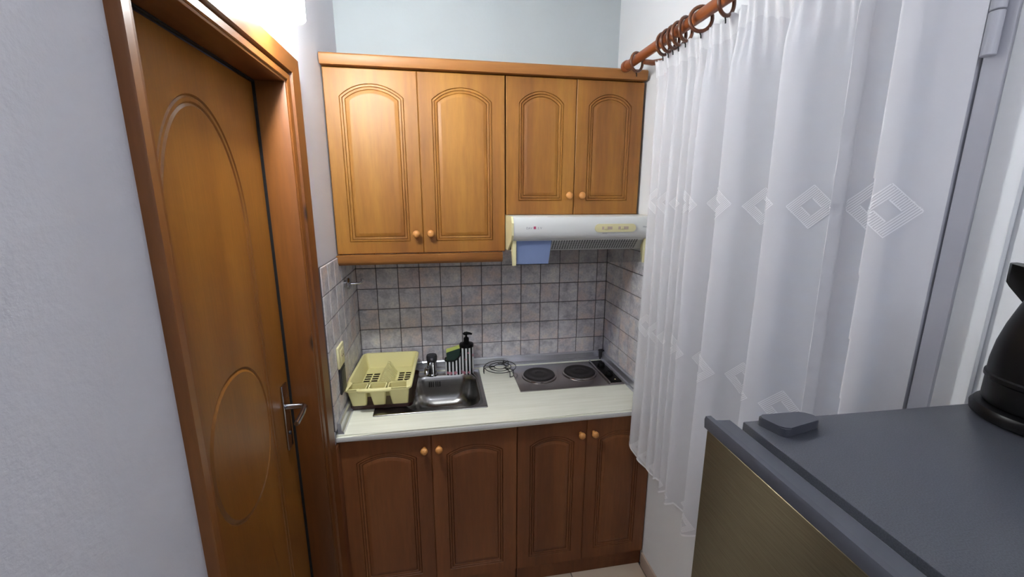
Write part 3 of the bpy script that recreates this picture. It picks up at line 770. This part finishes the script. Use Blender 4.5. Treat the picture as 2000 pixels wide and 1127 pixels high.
# ------------------------------------------------------------------ socket, adapter, hook on the left wall
so = thing('wall_socket', 'cream plastic socket plate on the left tiled wall', 'socket', (0.0087, -.455, 1.082))
box('plate', (0, -.046, -.043), (.009, .046, .043), 'cream', so, .003)
box('insert', (.009, -.026, -.028), (.012, .026, .028), 'cream', so, .002)
for s_ in (-1, 1): lathe('pin_hole', [(0, 0), (.003, 0), (.003, .0006), (0, .0006)], 'hole', so, (.0120, s_ * .0095, 0), 12, (0, PI / 2, 0))
bs = thing('blanking_box', 'dark grey rectangular box on the tiles below the cream socket', 'switch box', (0.0087, -.452, .982))
box('box_body', (0, -.040, -.052), (.007, .040, .052), 'darkplastic', bs, .002); box('box_cover', (.007, -.033, -.045), (.0095, .033, .045), 'darkplastic', bs, .0012)
hk = thing('towel_hook', 'round chrome towel hook on the left wall under the cabinet', 'hook', (0.0087, -.262, 1.327))
lathe('rosette', [(0, 0), (.016, 0), (.016, .010), (.025, .012), (.026, .017), (.022, .022), (.010, .026), (0, .026)], 'chrome', hk, (0, 0, 0), 28, (0, PI / 2, 0))
tube('peg', [(.020, 0, 0), (.040, .004, -.001), (.062, .008, 0), (.070, .009, .008), (.071, .009, .018)], [.006, .005, .005, .0055, .007], 'chrome', hk, 12)

# ------------------------------------------------------------------ wall lamp over the door
lp = thing('wall_lamp', 'lit white glass wall lamp with metal band above the wooden door', 'lamp', (0.0, -0.935, 2.094))
LX = 0.066
lathe('backplate', [(0, 0), (.045, 0), (.045, .008), (.038, .014), (0, .015)], 'whitemetal', lp, (0, 0, .12), 28, (0, PI / 2, 0))
tube('arm', [(.012, 0, .12), (LX - .0505, 0, .12)], .008, 'chrome', lp, 10)
lathe('shade', [(.048, .0), (.051, .0), (.051, .165), (.048, .165), (.048, .0)], 'shade', lp, (LX, 0, 0), 48, smooth=30)
lathe('cap', [(.048, .1655), (.0515, .1655), (.0515, .235), (.048, .235), (.048, .1655)], 'whitemetal', lp, (LX, 0, 0), 48, smooth=30)
for z_, t_ in ((.050, .012),):
    tube('band', [(LX + .0515 * math.cos(a), .0515 * math.sin(a), z_ + t_ * math.sin(a)) for a in [2 * PI * i / 40 for i in range(40)]], .0028, 'chrome', lp, 8, True)
lathe('lamp_holder', [(0, .235), (.017, .235), (.017, .215), (.010, .21), (0, .21)], 'whitemetal', lp, (LX, 0, 0), 20)
lathe('bulb', [(0, .21), (.010, .21), (.014, .203), (.017, .196), (.015, .190), (.008, .186), (0, .1855)], 'bulb', lp, (LX, 0, 0), 24)
ld = bpy.data.lights.new('wall_lamp_light', 'POINT'); ld.energy = LAMP_W; ld.shadow_soft_size = 0.035; ld.color = (0.955, 0.985, 1.0)
lo = bpy.data.objects.new('wall_lamp_light', ld); COL.objects.link(lo); lo.parent = lp; lo.location = (LX, 0, 0.085)

# ------------------------------------------------------------------ unseen ceiling lamp added as fill light, further back in the room
cl = thing('ceiling_fill_lamp', 'unseen round white ceiling lamp added as fill light behind the viewer', 'lamp', (0.80, -2.9, H))
lathe('fill_lamp_rose', [(0, 0), (.12, 0), (.125, -.02), (.11, -.035), (0, -.035)], 'whitemetal', cl, n=36)
lathe('fill_lamp_diffuser', [(.108, -.034), (.13, -.05), (.125, -.09), (.08, -.115), (0, -.122)], 'fill_globe', cl, n=36)
cdn = bpy.data.lights.new('ceiling_fill_light', 'POINT'); cdn.energy = CEIL_FILL_W; cdn.shadow_soft_size = 0.12; cdn.color = (0.84, 0.88, 1.0)
cdo = bpy.data.objects.new('ceiling_fill_light', cdn); COL.objects.link(cdo); cdo.parent = cl; cdo.location = (0, 0, -.26)

# ------------------------------------------------------------------ window behind the curtain
wn = struct(bpy.data.objects.new('window_1', None), 'white window with slatted shutter hidden behind the sheer curtain'); COL.objects.link(wn)
wn.location = (W, (WY0 + WY1) / 2, WZ0)
wy = (WY1 - WY0) / 2; wh = WZ1 - WZ0
def frame(x0, x1, hy, z0, z1, t, nm, mat, par, lst=None):
    return boxes(nm, [((x0, -hy, z0), (x1, -hy + t, z1)), ((x0, hy - t, z0), (x1, hy, z1)), ((x0, -hy + t, z0), (x1, hy - t, z0 + t)), ((x0, -hy + t, z1 - t), (x1, hy - t, z1))], mat, par, .003)
frame(-.010, .070, wy + .035, -.035, wh + .035, .036, 'window_frame', 'whitemetal', wn)
sa = frame(-.016, .040, wy - .004, .004, wh - .004, .06, 'sash', 'whitemetal', wn)
box('pane', (.010, -wy + .06, .06), (.014, wy - .06, wh - .06), 'pane', wn)
shu = frame(.085, .120, wy - .002, .002, wh - .002, .05, 'shutter', 'whitemetal', wn)
bm = bmesh.new(); add_box(bm, (-.018, -wy + .053, -.003), (.018, wy - .053, .003), .0012, 1); SL = finish(bm, 'slat'); SL.materials.append(M['slat'])
for k in range(int((wh - .14) / .05) + 1):
    mesh_obj('slat', SL, None, shu, (.1025, 0, .07 + k * .05), (0, math.radians(48), 0))
for z0, z1 in ((.985, 1.0485), (1.0505, 1.115)):
    lathe('hinge', [(0, z0), (.0085, z0), (.0095, z0 + .001), (.0095, z1 - .001), (.0085, z1), (0, z1)], 'whitemetal', wn, (-.021, -wy - .014, 0), 20)
struct(box('trim_6', (W - .012, WY0 - .085, .60), (W, WY0 - .036, 2.20), 'plain', None, .004), 'white plaster band beside the window frame')

# ------------------------------------------------------------------ curtain, rod and rings
RX, RZ = 1.165, 2.193
rd = thing('curtain_rod', 'dark brown wooden curtain rod running above the white curtain', 'curtain rod', (RX, -0.38, RZ))
tube('pole', [(0, 0, 0), (0, -1.34, 0)], .0165, 'rod', rd, 18)
lathe('finial', [(0, -.004), (.019, -.003), (.0215, .004), (.0215, .018), (.019, .024), (0, .025)], 'rod', rd, (0, -.015, 0), 24, (-PI / 2, 0, 0))
for by in (-.13, -1.24):
    tube('bracket', [(W - RX, by, -.010), (.09, by, -.012), (.045, by, -.020), (.012, by, -.018)], [.013, .011, .010, .009], 'rod', rd, 12)
    lathe('bracket_plate', [(0, 0), (.024, 0), (.024, .006), (.016, .010), (0, .011)], 'rod', rd, (W - RX, by, -.010), 24, (0, -PI / 2, 0))
bm = bmesh.new(); add_tube(bm, [(.0320 * math.cos(2 * PI * i / 28), 0, .0320 * math.sin(2 * PI * i / 28)) for i in range(28)], .0052, 10, True)
RING = finish(bm, 'ring', 60); RING.materials.append(M['ringwood'])
bm = bmesh.new(); add_tube(bm, [(0, 0, 0), (.003, 0, -.006), (0.004, 0, -.014)], .0018, 6); CLIP = finish(bm, 'eyelet', 60); CLIP.materials.append(M['black'])
ring_lab = ['brown curtain ring alone on the rod, nearest the wall cabinet', 'brown curtain ring second from the cabinet, first of the tight cluster',
            'brown curtain ring inside the tight cluster, just after its first ring', 'brown curtain ring in the middle of the tight cluster on the rod',
            'brown curtain ring fourth within the tight cluster on the rod', 'brown curtain ring last of the tight cluster on the rod',
            'tilted brown curtain ring standing apart beyond the cluster', 'brown curtain ring nearest the top edge of the photo']
for lab, yy, tz, tx in zip(ring_lab, (-.475, -.668, -.700, -.730, -.762, -.800, -.875, -.985), (24, 22, 18, 26, 20, 24, -12, 20), (5, -5, 4, -6, 5, 3, 10, 6)):
    r_ = thing('curtain_ring', lab, 'curtain ring', (RX, yy, RZ - .0102), math.radians(tz), 'rings on the curtain rod')
    mesh_obj('ring', RING, None, r_); mesh_obj('eyelet', CLIP, None, r_, (0, 0, -.036))

Y_L, Y_R = -0.600, -1.533
RIDGE = [-0.615, -0.68, -0.745, -0.80, -0.855, -0.925, -1.055, -1.225, -1.39, -1.46, -1.60]
CX = 1.198
def curtain_pt(y, z):
    top = 2.163; bot = 0.64
    t = min(max((top - z) / (top - bot), 0), 1)
    ys = y + 0.014 * t * math.sin(9 * y + 2.2 * t) + .012 * (t - .35) * math.cos(5 * y)
    # phase
    ph = 0.0; A = .02
    for i in range(len(RIDGE) - 1):
        a, b = RIDGE[i], RIDGE[i + 1]
        if (ys <= a and ys >= b) or (i == 0 and ys > a) or (i == len(RIDGE) - 2 and ys < b):
            u = (ys - a) / (b - a); ph = PI * u / .78 if u < .78 else PI + PI * (u - .78) / .22; wd = abs(a - b); A = min(.052, .34 * wd); break
    g = min(1.0, t / .10)
    c = math.cos(ph); fold = (0.88 * c + .12 * math.cos(2 * ph + .7 * math.sin(3 * y)))
    x = CX - A * fold * (0.45 + .55 * g) * (1 - .12 * t)
    h_ = max(0.0, 1 - t / .16)
    x -= h_ ** 1.5 * (.0055 * math.sin(y * 330 + 2 * math.sin(y * 47)) + .003 * math.sin(y * 171)) + (1 - g) ** 2 * .018
    x += .010 * t * math.sin(3.3 * y + 1.0)
    x += .0022 * math.sin(31 * y + 6 * t) * g
    return Vector((x, y, z))
def hem_z(a):
    # zigzag hem of joined diamonds, a = fabric length from the far edge
    p = (a / .118) % 1.0; z = .655 - .036 * (1 - abs(2 * p - 1))
    return z + max(0, (.06 - a)) ** 2 * 12
NY, NZ = 460, 90
arc = [0.0]; ysam = [Y_L + (Y_R - Y_L) * i / NY for i in range(NY + 1)]
for i in range(NY):
    arc.append(arc[-1] + (curtain_pt(ysam[i + 1], 1.5).xy - curtain_pt(ysam[i], 1.5).xy).length)
def top_z(y):
    s_ = [-.585, -.66, -.70, -.73, -.765, -.80, -.875, -.985, -1.10, -1.22, -1.34, -1.45, -1.533]
    for a, b in zip(s_, s_[1:]):
        if b <= y <= a:
            u = (y - a) / (b - a); return 2.158 - .16 * abs(a - b) * math.sin(PI * u) + .0025 * math.sin(y * 330)
    return 2.158
bm = bmesh.new(); G = []
for i, y in enumerate(ysam):
    zt = top_z(y); zb = hem_z(arc[i]); col = []
    for j in range(NZ + 1):
        t = j / NZ; z = zt + (zb - zt) * t; p = curtain_pt(y, z); col.append(bm.verts.new(p - Vector((CX, -1.06, .62))))
    G.append(col)
for i in range(NY):
    for j in range(NZ): bm.faces.new((G[i][j], G[i + 1][j], G[i + 1][j + 1], G[i][j + 1]))
me = finish(bm, 'fabric', 0)
cu = thing('curtain', 'long white sheer curtain embroidered with diamonds, hanging from the wooden rod', 'curtain', (CX, -1.06, .62))
mesh_obj('fabric', me, 'curtain', cu)
def y_of(a):
    a = min(max(a, 0), arc[-1])
    lo, hi = 0, NY
    while hi - lo > 1:
        m_ = (lo + hi) // 2
        if arc[m_] <= a: lo = m_
        else: hi = m_
    u = (a - arc[lo]) / max(arc[hi] - arc[lo], 1e-9); return ysam[lo] + (ysam[hi] - ysam[lo]) * u
def surf(a, z, off=.0016):
    y = y_of(a); p = curtain_pt(y, z); e = 0.004
    d1_ = curtain_pt(min(y + e, Y_L), z) - curtain_pt(max(y - e, Y_R), z); n_ = Vector((-abs(d1_.y), d1_.x * (1 if d1_.y > 0 else -1), 0)).normalized()
    return p + n_ * off - Vector((CX, -1.06, .62))
def ribbon(bm, pts, wid):
    """pts in (a, z); thin band following the cloth"""
    prev = None
    for i, (a, z) in enumerate(pts):
        b = pts[min(i + 1, len(pts) - 1)]; c = pts[max(i - 1, 0)]; d = Vector((b[0] - c[0], b[1] - c[1])).normalized(); n_ = Vector((-d.y, d.x)) * wid / 2
        q = (bm.verts.new(surf(a + n_.x, z + n_.y)), bm.verts.new(surf(a - n_.x, z - n_.y)))
        if prev: bm.faces.new((prev[0], prev[1], q[1], q[0]))
        prev = q
def diamond(a, z, h, nm='embroidered_diamond'):
    """hatched square standing on its corner, with an open square in the middle"""
    bm = bmesh.new(); P = lambda p, q: (a + (p - q) / 2, z + (p + q) / 2)
    def line(p0, p1, q0, q1, wid): ribbon(bm, [P(p0 + (p1 - p0) * i / 9, q0 + (q1 - q0) * i / 9) for i in range(10)], wid)
    n = 8; k = .40 * h
    for i in range(2 * n + 1):
        q = -h + 2 * h * i / (2 * n) ; jl = random.uniform(-.06, .06) * h
        if abs(q) < k: line(-h + jl, -k, q, q, .0019); line(k, h + jl, q, q, .0019)
        else: line(-h + jl, h + jl, q, q, .0019)
    for c_ in (-k, k): line(c_, c_, -k, k, .002)
    for c_ in (-h, h): line(c_, c_, -h, h, .0016)
    mesh_obj(nm, finish(bm, nm, 0), 'thread', cu)
a = .055
while a < arc[-1] - .04:
    diamond(a, 1.668 + .004 * math.sin(a * 20), .046); a += .118
a = .055
while a < arc[-1] - .05:
    diamond(a, 1.195 + .004 * math.cos(a * 14), .046); a += .118
a = .059
while a < arc[-1] - .05:
    diamond(a, .668, .036); a += .118
# gathering tape along the top, hem thread along the bottom
bm = bmesh.new(); prev = None
for i in range(0, NY + 1):
    zt = top_z(ysam[i]); q = [bm.verts.new(surf(arc[i], zt - dz, .0012)) for dz in (.002, .011, .014, .023, .048, .050)]
    if prev:
        for k in range(5): bm.faces.new((prev[k], q[k], q[k + 1], prev[k + 1]))
    prev = q
mesh_obj('gathering_tape', finish(bm, 'gathering_tape', 0), 'tape', cu)
bm = bmesh.new(); ribbon(bm, [(arc[i], hem_z(arc[i]) + .003) for i in range(0, NY + 1)], .006); mesh_obj('hem_stitching', finish(bm, 'hem_stitching', 0), 'thread', cu)

# ------------------------------------------------------------------ fridge with kettle
FT = 1.400
fr = thing('fridge', 'tall grey two-door fridge with brushed dark steel doors, beside the curtain', 'fridge', (0.790, -1.656, 0), math.radians(-1.6))
# local axes: +x into the wall, -y towards the camera
box('body', (0.0, -.545, .03), (.455, 0, FT), 'grey', fr, .0018)
box('gasket', (-.012, -.540, .045), (-.0005, -.003, FT - .016), 'hole', fr)
def fdoor(nm, z0, z1):
    b_ = box(nm, (-.045, -.548, z0), (-.0115, .004, z1 - .003), 'greydark', fr, .003)
    bm = bmesh.new(); add_box(bm, (-.0485, -.546, z0 + .004), (-.0445, .002, z1 - .005), .001, 1)
    mesh_obj('steel_panel', finish(bm, 'steel_panel', 35), 'brushed', b_)
    return b_
dt = fdoor('freezer_door', .985, FT - .004); fdoor('fridge_door', .04, .975)
# top cap of the freezer door with a raised front lip
prism('top_cap', [(-.0495, FT - .008), (-.0505, FT + .004), (-.049, FT + .008), (-.042, FT + .008), (-.038, FT + .0015), (-.024, FT), (-.014, FT - .0005), (-.0105, FT - .003), (-.0105, FT - .008)], 'y', -.5485, .0065, 'greydark', dt)
def round_poly(P, rad, n=5):
    out = []
    for i in range(len(P)):
        p, a, b = Vector(P[i]), Vector(P[i - 1]), Vector(P[(i + 1) % len(P)])
        u = p + (a - p).normalized() * rad; v = p + (b - p).normalized() * rad
        for k in range(n): t = k / (n - 1); out.append(tuple((u * (1 - t) + p * t) * (1 - t) + (p * (1 - t) + v * t) * t))
    return out
bm = bmesh.new(); extrude_profile(bm, round_poly([(0, -.003), (.012, -.040), (.076, -.024), (.070, -.003)], .009), 'z', FT, FT + .012)
bmesh.ops.bevel(bm, geom=[e for e in bm.edges if all(v.co.z > FT + .011 for v in e.verts)], offset=.0015, segments=2, affect='EDGES')
mesh_obj('hinge_cover', finish(bm, 'hinge_cover', 40), 'greydark', fr, (.012, -.004, .0002))
for xx in (.03, .42):
    for yy in (-.51, -.035): lathe('foot', [(0, 0), (.018, 0), (.018, .01), (.012, .03), (0, .031)], 'black', fr, (xx, yy, 0), 16)

kt = thing('kettle', 'glossy black electric kettle standing on top of the fridge', 'kettle', (1.172, -1.735, FT + .0002), math.radians(112))
lathe('power_base', [(0, 0), (.069, 0), (.0745, .004), (.0755, .011), (.072, .017), (.065, .0195), (0, .0195)], 'black', kt, n=48)
lathe('body', [(0, .020), (.0635, .020), (.0665, .024), (.0665, .052), (.0685, .054), (.0685, .059), (.0665, .061), (.0665, .075), (.064, .100), (.059, .125), (.052, .150), (.0485, .160), (.047, .168), (0, .168)], 'black', kt, n=48)
lathe('lid', [(0, .168), (.045, .168), (.045, .176), (.038, .183), (.012, .187), (.010, .197), (0, .199)], 'black', kt, n=40)
bm = bmesh.new()
R = []
for (x0, hw, zb, zt) in ((.028, .030, .128, .196), (.048, .024, .150, .200), (.0655, .013, .172, .203), (.069, .004, .178, .203)):
    R.append([(x0, -hw, zt), (x0, -hw * .8, (zb + zt) / 2), (x0, 0, zb), (x0, hw * .8, (zb + zt) / 2), (x0, hw, zt)])
V = [[bm.verts.new(p) for p in q] for q in R]
for A, B in zip(V, V[1:]):
    for i in range(4): bm.faces.new((A[i], A[i + 1], B[i + 1], B[i]))
    bm.faces.new((A[4], A[0], B[0], B[4]))
bm.faces.new(V[-1]); bm.faces.new(V[0][::-1])
mesh_obj('spout', finish(bm, 'spout', 30), 'black', kt)
tube('handle', [(-.040, 0, .172), (-.065, 0, .186), (-.092, 0, .178), (-.104, 0, .150), (-.104, 0, .100), (-.095, 0, .065), (-.066, 0, .056)], [.011, .012, .0125, .0125, .012, .011, .010], 'black', kt, 14)
